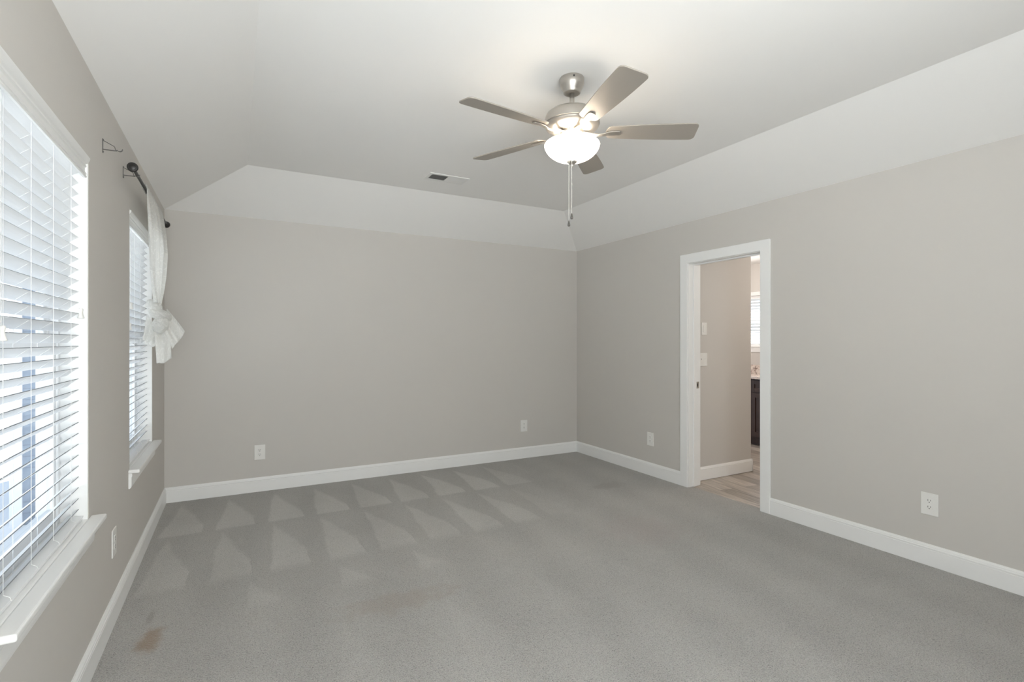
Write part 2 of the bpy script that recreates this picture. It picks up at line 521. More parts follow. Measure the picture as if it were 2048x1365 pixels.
wall_with_holes('wall_left', 'greige left wall with the two blind-covered windows', 'x', XL - WT, XL, YF - WT, YB + WT, -0.3, ZW,
                [(W1[0], W1[1], WZ0, WZ1), (W2[0], W2[1], WZ0, WZ1), (W5[0], W5[1], WZ0, WZ1)])
wall_with_holes('wall_back', 'plain greige wall at the far end of the carpet', 'y', YB, YB + WT, XL, XR, -0.05, ZW, [])
wall_with_holes('wall_right', 'greige right wall around the doorway', 'x', XR, XR + WT, YF - WT, YB + WT, -0.05, ZW,
                [(DO[0] - 0.02, DO[1] + 0.02, -0.05, DZ + 0.02)])
wall_with_holes('wall_front', 'greige wall behind the viewer with an added fill-light window', 'y', YF - WT, YF, XL, XR, -0.05, ZW,
                [(WR[0], WR[1], WRZ[0], WRZ[1])])

# tray ceiling: sloped sides up to a flat centre, one mesh with thickness
bm = BM()
lo = [(XL, YF), (XR, YF), (XR, YB), (XL, YB)]
hi = [(TX0, TY0 - 0.05), (TX1, TY0 - 0.05), (TX1, TY1), (TX0, TY1)]
L = [bm.verts.new((x, y, ZW)) for x, y in lo]
H = [bm.verts.new((x, y, ZT)) for x, y in hi]
for i in range(4):
    j = (i + 1) % 4
    bm.faces.new((L[i], L[j], H[j], H[i]))
bm.faces.new(H)
O = [bm.verts.new((x, y, ZW)) for x, y in ((XL - WT, YF - WT), (XR + WT, YF - WT), (XR + WT, YB + WT), (XL - WT, YB + WT))]
P = [bm.verts.new((v.co.x, v.co.y, ZT + 0.15)) for v in O]
for i in range(4):
    j = (i + 1) % 4
    bm.faces.new((L[i], O[i], O[j], L[j])); bm.faces.new((O[i], P[i], P[j], O[j]))
bm.faces.new(P)
struct(obj('ceiling', bm, M_CEIL), 'white tray ceiling with sloped sides and a flat centre', 'ceiling')

bm = BM(); box(bm, XL, XR + 0.045, YF, YB, -0.05, 0.0)
struct(obj('floor', bm, M_CARPET), 'light grey cut-pile carpet with vacuum marks', 'floor')

# baseboards: flat board, small groove and a rounded cap
BP = [(0, 0), (0.015, 0), (0.015, 0.094), (0.0135, 0.0965), (0.0135, 0.0985), (0.015, 0.101), (0.015, 0.107), (0.0125, 0.110), (0.0115, 0.116), (0.007, 0.122), (0.005, 0.126), (0, 0.126)]


def baseboard(name, label, runs, parent=None):
    bm = BM()
    for a, b, nrm in runs: sweep(bm, BP, ((*a, 0), (*b, 0), (*nrm, 0)))
    o = obj(name, bm, M_TRIM, parent)
    if parent is None: struct(o, label, 'baseboard')
    return o


baseboard('baseboard_left', 'white baseboard along the left window wall', [((XL, YF), (XL, YB), (1, 0))])
baseboard('baseboard_back', 'white baseboard along the back wall', [((XL, YB), (XR, YB), (0, -1))])
baseboard('baseboard_right', 'white baseboard along the right wall either side of the doorway',
          [((XR, DO[1] + 0.088), (XR, YB), (-1, 0)), ((XR, YF), (XR, DO[0] - 0.088), (-1, 0))])
baseboard('baseboard_front', 'white baseboard on the wall behind the viewer', [((XL, YF), (XR, YF), (0, 1))])


# ------------------------------------------------------------------ windows of the left wall
def window(name, label, y0, y1, stool=True):
    w = sthing(name, label, 'window', (XL, (y0 + y1) / 2, WZ0))
    w0 = Vector(w.location)

    def add(nm, bm, m, **kw):
        bmesh.ops.translate(bm, verts=bm.verts, vec=-w0)
        return obj(nm, bm, m, w, **kw)
    xi = XL - 0.085     # inner face of the vinyl frame
    xo = XL - WT - 0.01
    # painted reveal (head and sides)
    bm = BM()
    t = 0.008
    box(bm, xo, XL - 0.001, y0, y0 + t, WZ0, WZ1); box(bm, xo, XL - 0.001, y1 - t, y1, WZ0, WZ1)
    box(bm, xo, XL - 0.001, y0 + t, y1 - t, WZ1 - t, WZ1)
    add('jamb', bm, M_TRIM)
    # vinyl outer frame with an inner track step
    bm = BM()
    a0, a1, b0, b1 = y0 + t, y1 - t, WZ0 + 0.022, WZ1 - t
    for (f, x_in, x_out) in ((0.022, xi, xo), (0.034, xi - 0.028, xo)):
        box(bm, x_out, x_in, a0, a0 + f, b0, b1); box(bm, x_out, x_in, a1 - f, a1, b0, b1)
        box(bm, x_out, x_in, a0 + f, a1 - f, b1 - f, b1); box(bm, x_out, x_in, a0 + f, a1 - f, b0, b0 + f * 1.2)
    add('window_frame', bm, M_VINYL, bevel=0.002)
    # two sashes, lower one nearer the room
    zm = 1.34
    for nm, x, z0, z1 in (('lower_sash', xi - 0.006, b0 + 0.026, zm + 0.018), ('upper_sash', xi - 0.034, zm - 0.018, b1 - 0.024)):
        s = 0.036
        bm = BM()
        c0, c1 = a0 + 0.024, a1 - 0.024
        box(bm, x - 0.024, x, c0, c0 + s, z0, z1); box(bm, x - 0.024, x, c1 - s, c1, z0, z1)
        box(bm, x - 0.024, x, c0 + s, c1 - s, z0, z0 + s * 1.15); box(bm, x - 0.024, x, c0 + s, c1 - s, z1 - s, z1)
        if nm == 'lower_sash':      # lock on the meeting rail
            box(bm, x - 0.01, x + 0.012, (c0 + c1) / 2 - 0.025, (c0 + c1) / 2 + 0.025, z1 - 0.001, z1 + 0.012)
        so = add(nm, bm, M_VINYL, bevel=0.003)
        bm = BM()
        box(bm, x - 0.014, x - 0.010, c0 + s, c1 - s, z0 + s, z1 - s)
        bmesh.ops.translate(bm, verts=bm.verts, vec=-w0)
        obj('glass', bm, M_GLASS, so)
    if stool:
        # stool (inner sill board) with horns and rounded nose, apron below
        bm = BM()
        box(bm, xo + 0.012, XL + 0.001, y0, y1, WZ0, WZ0 + 0.021)
        box(bm, XL, XL + 0.052, y0 - 0.042, y1 + 0.042, WZ0, WZ0 + 0.021)
        add('stool', bm, M_TRIM, bevel=0.006, seg=3)
        bm = BM()
        sweep(bm, [(0, 0), (0.006, 0), (0.012, 0.006), (0.014, 0.02), (0.014, 0.062), (0.017, 0.068), (0.017, 0.0845), (0, 0.0845)],
              ((XL, y0 - 0.03, WZ0 - 0.085), (XL, y1 + 0.03, WZ0 - 0.085), (1, 0, 0)))
        add('apron', bm, M_TRIM)
    return w


window('window_1', 'near window of the left wall, white sashes behind open blinds', *W1)
window('window_2', 'far window of the left wall beside the tied curtain', *W2)


window('added_window_5', 'added left-wall window for fill light, unseen beside the viewer', *W5)


# ------------------------------------------------------------------ blinds
def blind(label, y0, y1, tassels, zphase=1.455):
    yc = (y0 + y1) / 2
    xf = XL - 0.027          # room-side edge of the slats
    T = thing('window_blind', label, 'blind', (XL - 0.045, yc, WZ0 + 0.03), group=None)
    T0 = Vector(T.location)

    def add(nm, bm, m, parent=None, **kw):
        bmesh.ops.translate(bm, verts=bm.verts, vec=-T0)
        return obj(nm, bm, m, parent or T, **kw)
    a0, a1 = y0 + 0.017, y1 - 0.017
    # slats, tilted with the outer edge down, slightly crowned
    bm = BM()
    z = zphase + 0.043 * math.floor((2.016 - zphase) / 0.043)
    dx, dz, th = 0.036, 0.029, 0.0028
    nrm = Vector((dz, 0, -dx)).normalized()
    while z > WZ0 + 0.06:
        ring = []
        for s in range(5):
            u = s / 4
            cx = xf - dx * u; cz = z - dz * u
            cr = 0.0016 * (1 - (2 * u - 1) ** 2)
            ring.append((cx - nrm.x * cr, cz - nrm.z * cr))
        top = [(x - nrm.x * th / 2, zz - nrm.z * th / 2) for x, zz in ring]
        bot = [(x + nrm.x * th / 2, zz + nrm.z * th / 2) for x, zz in ring]
        loop = top + bot[::-1]
        A = [bm.verts.new((x, a0, zz)) for x, zz in loop]; B = [bm.verts.new((x, a1, zz)) for x, zz in loop]
        for i in range(len(loop)):
            j = (i + 1) % len(loop); fc = bm.faces.new((A[i], A[j], B[j], B[i]))
            if i == len(loop) - 1: fc.material_index = 1      # backlit shade painted grey onto the front edge of each slat
        bm.faces.new(A); bm.faces.new(B[::-1])
        z -= 0.043
    zlast = z + 0.043
    add('slats', bm, [M_SLAT, M_SLATEDGE_SHADE])
    # bottom rail resting on the stool
    bm = BM(); box(bm, xf - 0.034, xf + 0.012, a0, a1, WZ0 + 0.0225, WZ0 + 0.030)
    box(bm, xf - 0.026, xf + 0.016, a0, a1, WZ0 + 0.0355, WZ0 + 0.0385)
    add('bottom_rail', bm, M_SLAT, bevel=0.002)
    # head rail and moulded valance
    bm = BM(); box(bm, xf - 0.045, xf + 0.006, a0, a1, 2.032, 2.068)
    add('head_rail', bm, M_VAL, bevel=0.002)
    bm = BM()
    pr = [(0, 0), (0.007, 0), (0.010, 0.003), (0.010, 0.007), (0.005, 0.009), (0.005, 0.012), (0.009, 0.014), (0.009, 0.018), (0.004, 0.021), (0.004, 0.040),
          (0.009, 0.044), (0.009, 0.048), (0.006, 0.050), (0.007, 0.054), (0.013, 0.059), (0.018, 0.068), (0.020, 0.074), (0.020, 0.080), (0, 0.080)]
    sweep(bm, pr, ((XL - 0.013, y0 + 0.008, 1.996), (XL - 0.013, y1 - 0.008, 1.996), (1, 0, 0)))
    add('valance', bm, M_VAL)
    # ladder cords: front and back strings, rungs, and their slack at the bottom
    for k in (-0.32, -0.107, 0.107, 0.32):
        y = yc + k * (y1 - y0) / 0.907
        bm = BM()
        tube(bm, [(xf + 0.0025, y, 2.03), (xf + 0.0025, y, zlast - 0.01), (xf + 0.015, y + 0.004, WZ0 + 0.046), (xf + 0.0175, y + 0.004, WZ0 + 0.036)], 0.0008, 6)
        tube(bm, [(xf - dx - 0.0025, y, 2.03), (xf - dx - 0.0025, y, WZ0 + 0.035)], 0.0009, 6)
        z = zlast
        while z < 2.0:
            tube(bm, [(xf + 0.0025, y, z + 0.001), (xf - dx - 0.0025, y, z - dz - 0.0035)], 0.0005, 5)
            z += 0.043
        add('ladder_cord', bm, M_CORD)
    # pull cords with tassels hanging in front of the slats
    for (y, zt) in tassels:
        bm = BM(); tube(bm, [(xf + 0.008, y, 2.03), (xf + 0.0085, y, zt + 0.02)], 0.0011, 6)
        cd = add('pull_cord', bm, M_CORD)
        bm = BM()
        lathe(bm, [(0, zt + 0.021), (0.006, zt + 0.020), (0.0085, zt + 0.014), (0.006, zt + 0.004), (0.0075, zt - 0.008), (0.011, zt - 0.016), (0.0105, zt - 0.02), (0, zt - 0.0205)], xf + 0.010, y, 20)
        add('tassel', bm, M_PLATE, cd, smooth=True)
    return T


blind('white faux-wood blind with open slats in the near left window', W1[0], W1[1], [(2.575, 1.455), (1.800, 1.366)])
blind('white faux-wood blind partly covered by the knotted curtain', W2[0], W2[1], [(3.68, 1.551), (3.64, 1.430)], 1.446)


# ------------------------------------------------------------------ curtain rod, brackets, curtain
RX, RZ = XL + 0.061, 2.225
ROD_Y0, ROD_Y1 = 3.215, 4.60
t = thing('curtain_rod', 'dark bronze curtain rod with round ends above the far window', 'curtain rod', (RX, ROD_Y0, RZ))
bm = BM(); tube(bm, [(0, 0, 0), (0, ROD_Y1 - ROD_Y0, 0)], 0.0078, 20)
obj('rod', bm, M_BRONZE, t, smooth=False)
for s, yy in ((-1, 0.0), (1, ROD_Y1 - ROD_Y0)):
    bm = BM()
    pr = [(0.0, 0), (0.011, 0), (0.011, 0.006), (0.008, 0.010), (0.013, 0.016), (0.021, 0.022), (0.0245, 0.030), (0.0235, 0.036), (0.019, 0.040), (0.017, 0.0385), (0.012, 0.0415), (0.0, 0.043)]
    lathe(bm, pr, 0, 0, 32)
    bmesh.ops.rotate(bm, verts=bm.verts, cent=(0, 0, 0), matrix=Matrix.Rotation(-s * PI / 2, 3, 'X'))
    bmesh.ops.translate(bm, verts=bm.verts, vec=(0, yy, 0))
    obj('finial', bm, M_BRONZE, t, smooth=True)


def bracket(y, z, label, group=None):
    """stamped bracket: wall strip, level arm ending in a hook cup, slanted brace"""
    b = thing('curtain_bracket', label, 'bracket', (XL, y, z), group=group)
    bm = BM(); box(bm, 0.0, 0.002, -0.006, 0.006, -0.024, 0.038)
    obj('wall_plate', bm, M_BRKT, b, bevel=0.0006)
    bm = BM()
    cup = [(0.061 + 0.0105 * math.cos(a), 0, -0.0085 + 0.0102 + 0.0105 * math.sin(a)) for a in [math.radians(q) for q in range(215, 375, 14)]]
    pth = [(0.002, 0, -0.0085), (0.028, 0, -0.0085), (0.050, 0, -0.0080)] + cup
    # a flat strap: sweep a thin rectangle
    prev = None
    for i, p in enumerate(pth):
        a = Vector(pth[max(0, i - 1)]); c = Vector(pth[min(len(pth) - 1, i + 1)])
        d = (c - a).normalized(); nn = Vector((-d.z, 0, d.x)) * 0.001
        cur = [bm.verts.new(Vector(p) + nn * s + Vector((0, w, 0))) for s, w in ((1, -0.005), (1, 0.005), (-1, 0.005), (-1, -0.005))]
        if prev:
            for k in range(4): bm.faces.new((prev[k], prev[(k + 1) % 4], cur[(k + 1) % 4], cur[k]))
        else: bm.faces.new(cur)
        prev = cur
    bm.faces.new(prev[::-1])
    obj('arm', bm, M_BRKT, b)
    bm = BM(); tube(bm, [(0.001, 0, 0.032), (0.020, 0, 0.022), (0.041, 0, 0.011), (0.044, 0, 0.006), (0.046, 0, -0.003), (0.050, 0, -0.0080)], 0.0016, 8)
    obj('brace', bm, M_BRKT, b)
    for zs in (0.034, -0.019):
        bm = BM(); tube(bm, [(0.0015, 0, zs), (0.0045, 0, zs)], 0.0035, 10)
        obj('screw', bm, M_BRKT, b)
    return b


bracket(2.854, 2.205, 'empty metal curtain bracket with open hook, high between the two windows')
bracket(3.325, RZ, 'metal curtain bracket holding the near end of the dark rod')
bracket(4.53, RZ, 'metal curtain bracket holding the far end of the dark rod by the corner')

cur = thing('curtain', 'sheer cream damask curtain tied in a big loose knot at the far window', 'curtain', (RX, 3.98, 1.54))
c0 = Vector(cur.location)


def lerp_tab(tab, v):
    for (a, x), (b, y) in zip(tab[:-1], tab[1:]):
        if v <= b:
            u = (v - a) / (b - a); u = u * u * (3 - 2 * u) if False else u
            return x + (y - x) * u
    return tab[-1][1]


def panel(u, v):
    # v: 0..0.09 goes behind/over the rod, then falls to the knot
    ztop = RZ + 0.020
    wv = max(0.0, (v - 0.09) / 0.91)
    Lt = [(0, 3.56), (0.15, 3.54), (0.4, 3.56), (0.7, 3.63), (0.88, 3.73), (1, 3.82)]
    Rt = [(0, 4.30), (0.15, 4.33), (0.4, 4.36), (0.7, 4.24), (0.88, 4.11), (1, 3.99)]
    y = lerp_tab(Lt, wv) + (lerp_tab(Rt, wv) - lerp_tab(Lt, wv)) * u
    ph = u * 2 * PI
    f = math.sin(ph * 8.5 + 0.6 * math.sin(ph * 2)) * (0.010 - 0.003 * wv)
    f += (0.012 * math.sin(ph * 3.2 + 0.8) + 0.008 * math.sin(ph * 5.1 + wv * 1.5)) * min(1, wv * 2.2) * (1 - 0.4 * wv)
    if v < 0.09:
        q = v / 0.09
        a = -0.35 * PI + q * 1.05 * PI     # behind the rod, over the top, down the front
        x = -0.014 * math.cos(a)
        z = RZ + 0.004 + 0.015 * math.sin(a) + 0.001 * math.sin(ph * 8.5)
        x += 0.35 * f * (1 if q > 0.5 else 0.3)
        return Vector((RX + x, y, z)) - c0
    z = (RZ - 0.002) + (1.585 - (RZ - 0.002)) * wv
    x = RX + 0.013 + f * (0.35 + 0.65 * min(1, wv * 6)) + 0.006 * wv
    x += 0.018 * math.sin(PI * wv) * (0.5 - abs(u - 0.55))
    return Vector((max(x, XL + 0.012), y, z)) - c0


bm = BM(); uvl = bm.loops.layers.uv.new('UVMap')
quadgrid(bm, panel, 150, 90, uvl, (1.1, 1.5))
o = obj('panel', bm, M_DAMASK, cur, smooth=True)
md = o.modifiers.new('thick', 'SOLIDIFY'); md.thickness = 0.0008


def lump(center, rad, rot, seed, crease):
    bm = BM(); uvl = bm.loops.layers.uv.new('UVMap')
    R = Matrix.Rotation(rot[0], 3, 'X') @ Matrix.Rotation(rot[1], 3, 'Y') @ Matrix.Rotation(rot[2], 3, 'Z')

    def f(u, v):
        th, ph = 2 * PI * u, PI * v
        d = Vector((math.sin(ph) * math.cos(th), math.sin(ph) * math.sin(th), math.cos(ph)))
        # long wrapping creases that spiral round the lump
        w = math.sin(7 * (th * 0.5 + ph * 1.6) + seed + 1.5 * noise.noise(d * 1.6 + Vector((seed, 0, 0))))
        r = 1 + crease * (abs(w) - 0.5) + 0.10 * noise.noise(d * 2.0 + Vector((0, seed, 0)))
        p = R @ Vector((d.x * rad[0] * r, d.y * rad[1] * r, d.z * rad[2] * r))
        return p + Vector(center) - c0
    quadgrid(bm, f, 64, 36, uvl, (0.35, 0.25))
    bmesh.ops.remove_doubles(bm, verts=bm.verts, dist=1e-5)
    return bm


obj('knot', lump((-0.448, 3.935, 1.555), (0.040, 0.052, 0.060), (0.0, -0.5, 0.2), 1.0, 0.09), M_DAMASK, cur, smooth=True)
obj('knot', lump((-0.418, 3.925, 1.512), (0.064, 0.055, 0.036), (0.0, 0.45, 0.1), 4.3, 0.09), M_DAMASK, cur, smooth=True)
obj('knot', lump((-0.415, 3.905, 1.448), (0.044, 0.045, 0.055), (0.2, 0.25, 0.6), 7.7, 0.09), M_DAMASK, cur, smooth=True)


def tail(nm, A, B, Cc, D, folds, amp, nrm, ph=0.0, curl=0.0):
    """sheet from the gathered edge A-B to the free edge D-C with fan folds"""
    A, B, Cc, D = Vector(A), Vector(B), Vector(Cc), Vector(D); nrm = Vector(nrm).normalized()
    bm = BM(); uvl = bm.loops.layers.uv.new('UVMap')

    def f(u, v):
        p = (A.lerp(B, u)).lerp(D.lerp(Cc, u), v)
        p = p + nrm * (amp * math.sin(2 * PI * folds * u + ph + 0.8 * v) * (0.25 + 0.75 * v) + curl * math.sin(PI * v * 0.9))
        p.z += -0.010 * math.sin(PI * u) * v + 0.004 * math.sin(9 * u + ph) * v
        p.x = max(p.x, XL + 0.006)
        return p - c0
    quadgrid(bm, f, 40, 28, uvl, (0.35, 0.35))
    o = obj(nm, bm, M_DAMASK, cur, smooth=True)
    md = o.modifiers.new('thick', 'SOLIDIFY'); md.thickness = 0.0010
    return o


# hanging tail, the flared tail towards the room, the short piece by the window
tail('tail', (-0.455, 3.93, 1.46), (-0.378, 3.96, 1.47), (-0.357, 3.90, 1.235), (-0.432, 3.86, 1.205), 1.2, 0.012, (0.2, -1, 0), 0.4, 0.02)
tail('tail', (-0.470, 3.99, 1.44), (-0.415, 3.95, 1.45), (-0.43, 3.92, 1.315), (-0.478, 3.90, 1.325), 1.5, 0.008, (0.3, -1, 0), 1.4, 0.01)
tail('tail', (-0.388, 3.97, 1.555), (-0.398, 3.91, 1.42), (-0.352, 3.90, 1.300), (-0.288, 3.95, 1.405), 2.2, 0.012, (0.1, -1, 0.2), 2.2, 0.02)
tail('tail', (-0.492, 3.96, 1.52), (-0.44, 3.95, 1.42), (-0.455, 3.89, 1.350), (-0.506, 3.88, 1.352), 1.5, 0.008, (0.2, -1, 0), 0.2, 0.01)


# ------------------------------------------------------------------ ceiling fan
FX, FY = 1.550, 2.200
fan = thing('ceiling_fan', 'brushed nickel ceiling fan with five grey blades and a lit glass bowl', 'ceiling fan', (FX, FY, ZT))
def fobj(nm, bm, m, parent=None, **kw):
    """fan parts are written at true heights about the axis, then moved under the empty"""
    bmesh.ops.translate(bm, verts=bm.verts, vec=(0, 0, -ZT))
    return obj(nm, bm, m, parent or fan, **kw)


bm = BM()
lathe(bm, [(0, 2.7195), (0.062, 2.7195), (0.064, 2.716), (0.064, 2.690), (0.060, 2.678), (0.048, 2.655), (0.044, 2.648), (0.044, 2.643), (0.038, 2.639), (0.026, 2.637), (0.022, 2.640), (0.018, 2.640), (0, 2.640)])
can = fobj('canopy', bm, M_NICKEL, smooth=True)
bm = BM(); box(bm, -0.004, 0.004, -0.0655, -0.062, 2.700, 2.708)
bmesh.ops.rotate(bm, verts=bm.verts, cent=(0, 0, 0), matrix=Matrix.Rotation(-0.45, 3, 'Z'))
fobj('set_screw', bm, M_SLOT, can)
bm = BM(); lathe(bm, [(0, 2.66), (0.0125, 2.66), (0.0125, 2.535), (0, 2.535)], n=32)
fobj('downrod', bm, M_NICKEL, smooth=True)
bm = BM()
lathe(bm, [(0, 2.556), (0.022, 2.556), (0.026, 2.551), (0.060, 2.549), (0.100, 2.545), (0.118, 2.540), (0.128, 2.531), (0.132, 2.527), (0.1345, 2.527),
           (0.140, 2.515), (0.1435, 2.500), (0.1435, 2.478), (0.139, 2.476), (0.139, 2.473), (0.141, 2.471), (0.136, 2.462), (0.112, 2.448), (0.094, 2.440), (0.0, 2.440)], n=64)
mot = fobj('motor_housing', bm, M_NICKEL)
for p in mot.data.polygons: p.use_smooth = True
md = mot.modifiers.new('split', 'EDGE_SPLIT'); md.split_angle = math.radians(35)
bm = BM()
lathe(bm, [(0, 2.441), (0.060, 2.441), (0.062, 2.438), (0.062, 2.425), (0.052, 2.421), (0.050, 2.412), (0.050, 2.404), (0, 2.404)], n=48)
sw = fobj('switch_housing', bm, M_NICKEL, smooth=True)
# light kit ring above the bowl, with three thumb screws and the centre stem through the bowl
bm = BM()
R, Q = [], []
lathe(bm, [(0.050, 2.402), (0.064, 2.402), (0.067, 2.398), (0.064, 2.394), (0.050, 2.394), (0.050, 2.402)], n=48)
lathe(bm, [(0, 2.404), (0.006, 2.404), (0.006, 2.282), (0, 2.282)], n=16)
fobj('light_fitter', bm, M_NICKEL, smooth=True)
# glass bowl: open at the top, thin wall
bm = BM()
out = []
for i in range(19):
    a = i / 18 * PI / 2
    out.append((0.1440 * math.cos(a) ** 0.93 if i < 18 else 0.0, 2.371 - 0.087 * math.sin(a) ** 1.15))
outer = [(0.084, 2.3935), (0.100, 2.3925), (0.118, 2.3890), (0.132, 2.3835), (0.1405, 2.3775)] + out
inner = [(max(r - 0.004, 0), z + 0.004) for r, z in out[::-1]] + [(0.137, 2.376), (0.129, 2.3805), (0.116, 2.3855), (0.099, 2.3890), (0.084, 2.3900), (0.084, 2.3935)]
lathe(bm, outer + inner, n=72)
bmesh.ops.remove_doubles(bm, verts=bm.verts, dist=1e-6)
fobj('glass_bowl', bm, M_BOWL, smooth=True)
bm = BM()
lathe(bm, [(0, 2.290), (0.026, 2.288), (0.0275, 2.284), (0.024, 2.279), (0.014, 2.272), (0.008, 2.268), (0.0075, 2.262), (0.006, 2.257), (0.0, 2.2555)], n=32)
fobj('bowl_finial', bm, M_NICKEL, smooth=True)


def blade_parts(ang):
    PITCH = math.radians(-12)
    # outline in (r, t); r along the blade
    pts = []
    r0, r1 = 0.175, 0.648
    for i in range(9):
        a = PI * (1 - i / 8) + PI / 2
        pts.append((r0 + 0.028 + 0.028 * math.cos(a) if True else 0, 0.050 * math.sin(a)))
    left, right = [], []
    N = 14
    for i in range(N + 1):
        u = i / N
        r = r0 + 0.028 + (r1 - 0.035 - r0 - 0.028) * u
        w = 0.050 + 0.018 * math.sin(u * PI / 2)
        left.append((r, w)); right.append((r, -w))
    tipc = []
    rc = 0.026
    W = 0.068
    for i in range(7):
        a = PI / 2 - i / 6 * PI / 2
        tipc.append((r1 - rc + rc * math.cos(a), W - rc + rc * math.sin(a)))
    tipd = []
    for i in range(7):
        a = -i / 6 * PI / 2
        tipd.append((r1 - 0.004 - rc + rc * math.cos(a), -(W - rc) + rc * math.sin(a)))
    base = []
    for i in range(7):
        a = -PI / 2 - i / 6 * PI
        base.append((r0 + 0.028 + 0.028 * math.cos(a), 0.050 * math.sin(a)))
    loop = left + tipc + tipd + right[::-1] + base[1:-1]
    bm = BM()
    zt, zb = 0.003, -0.003
    A = [bm.verts.new((r, t, zt)) for r, t in loop]; B = [bm.verts.new((r, t, zb)) for r, t in loop]
    n = len(loop)
    for i in range(n):
        j = (i + 1) % n; bm.faces.new((A[i], A[j], B[j], B[i]))
    bm.faces.new(A); bm.faces.new(B[::-1])
    M = Matrix.Rotation(ang, 4, 'Z') @ Matrix.Translation((0, 0, 2.437)) @ Matrix.Rotation(PITCH, 4, 'X')
    bmesh.ops.transform(bm, verts=bm.verts, matrix=M)
    bl = fobj('blade', bm, M_BLADE, bevel=0.001)
    # blade iron: arm from the motor, splayed tongue under the blade
    bm = BM()
    path = [(0.050, 0.016, -0.004, 0.006), (0.085, 0.013, -0.009, 0.007), (0.130, 0.010, -0.017, 0.007), (0.165, 0.012, -0.015, 0.006), (0.190, 0.017, -0.009, 0.005),
            (0.225, 0.019, -0.0075, 0.004), (0.248, 0.017, -0.0075, 0.004), (0.254, 0.010, -0.0075, 0.004)]
    prev = None
    for r, w, zc, th in path:
        cur_ = [bm.verts.new((r, a * w, zc + b * th / 2)) for a, b in ((-1, -0.6), (-0.6, -1), (0.6, -1), (1, -0.6), (1, 1), (-1, 1))]
        if prev:
            for k in range(6): bm.faces.new((prev[k], prev[(k + 1) % 6], cur_[(k + 1) % 6], cur_[k]))
        else: bm.faces.new(cur_)
        prev = cur_
    bm.faces.new(prev[::-1])
    bmesh.ops.transform(bm, verts=bm.verts, matrix=M)
    fobj('blade_iron', bm, M_NICKEL, bl, bevel=0.0015)


for k in range(5):
    blade_parts(math.radians(186.2 + 72 * k))


def chain(dx, dy, zbot, zc, start):
    bm = BM()
    z = start
    tube(bm, [(dx, dy, start), (dx, dy, zbot + 0.014)], 0.0008, 6)
    while z > zbot + 0.018:
        bmesh.ops.create_uvsphere(bm, u_segments=6, v_segments=4, radius=0.0013, matrix=Matrix.Translation((dx, dy, z)))
        z -= 0.006
    tube(bm, [(dx, dy, zc + 0.004), (dx, dy, zc - 0.004)], 0.0024, 8)
    c = fobj('pull_chain', bm, M_CHAIN)
    bm = BM()
    lathe(bm, [(0, zbot + 0.016), (0.0025, zbot + 0.015), (0.0035, zbot + 0.010), (0.006, zbot - 0.001), (0.0068, zbot - 0.007), (0.0055, zbot - 0.012), (0, zbot - 0.0145)], dx, dy, 20)
    fobj('chain_fob', bm, M_FOB, c, smooth=True)


# both chains hang from the switch housing on the viewer's side, over the bowl rim stem
ca, sa = math.cos(math.radians(-28.47)), math.sin(math.radians(-28.47))
def cam_off(side, toward): # metres to the right / towards the viewer
    return side * ca - toward * math.sin(YAW), side * sa - toward * math.cos(YAW)
x, y = cam_off(-0.0325, 0.148); chain(x, y, 1.926, 2.088, 2.415)
x, y = cam_off(-0.0185, 0.150); chain(x, y, 1.961, 2.120, 2.415)
for (sd) in (-0.0325, -0.0185):
    bm = BM(); x0_, y0_ = cam_off(sd * 0.9, 0.058); x1_, y1_ = cam_off(sd, 0.149)
    tube(bm, [(x0_, y0_, 2.432), (x1_ * 0.8, y1_ * 0.8, 2.424), (x1_, y1_, 2.415)], 0.0009, 6)
    fobj('chain_guide', bm, M_CHAIN, sw)

for a in (0.6, 2.7, 4.8):
    p = point('fan_bulb', (FX + 0.07 * math.cos(a), FY + 0.07 * math.sin(a), 2.362), BULB_W, (1.0, 0.82, 0.62), 0.028)

# ------------------------------------------------------------------ ceiling register
vx0, vx1, vy0, vy1 = 1.395, 1.745, 3.965, 4.145
v = thing('air_vent', 'white metal air register on the flat ceiling beyond the fan', 'vent', ((vx0 + vx1) / 2, (vy0 + vy1) / 2, ZT))
hx, hy = (vx1 - vx0) / 2, (vy1 - vy0) / 2
bm = BM(); fr = 0.028
box(bm, -hx, hx, -hy, -hy + fr, -0.006, 0); box(bm, -hx, hx, hy - fr, hy, -0.006, 0)
box(bm, -hx, -hx + fr, -hy + fr, hy - fr, -0.006, 0); box(bm, hx - fr, hx, -hy + fr, hy - fr, -0.006, 0)
box(bm, -0.004, 0.004, -hy + fr, hy - fr, -0.006, 0)
obj('frame', bm, M_VENT, v, bevel=0.0015)
bm = BM()
n = 13
for side in (-1, 1):
    for i in range(n):
        xx = side * (0.012 + (hx - fr - 0.016) * i / (n - 1))
        sl = 0.0045 * side
        a = [bm.verts.new(q) for q in ((xx - sl, -hy + fr, -0.0005), (xx - sl, hy - fr, -0.0005), (xx + sl, hy - fr, -0.0085), (xx + sl, -hy + fr, -0.0085))]
        b = [bm.verts.new((q.co.x + 0.0012, q.co.y, q.co.z)) for q in a]
        for k in range(4): bm.faces.new((a[k], a[(k + 1) % 4], b[(k + 1) % 4], b[k]))
        bm.faces.new(a); bm.faces.new(b[::-1])
obj('louvers', bm, M_VENT, v)
bm = BM(); box(bm, -hx + fr, hx - fr, -hy + fr, hy - fr, -0.0006, -0.0001)
obj('duct_opening', bm, mat('duct_dark', (0.12, 0.115, 0.11), 0.8, bump=(30, 0.1)), v)


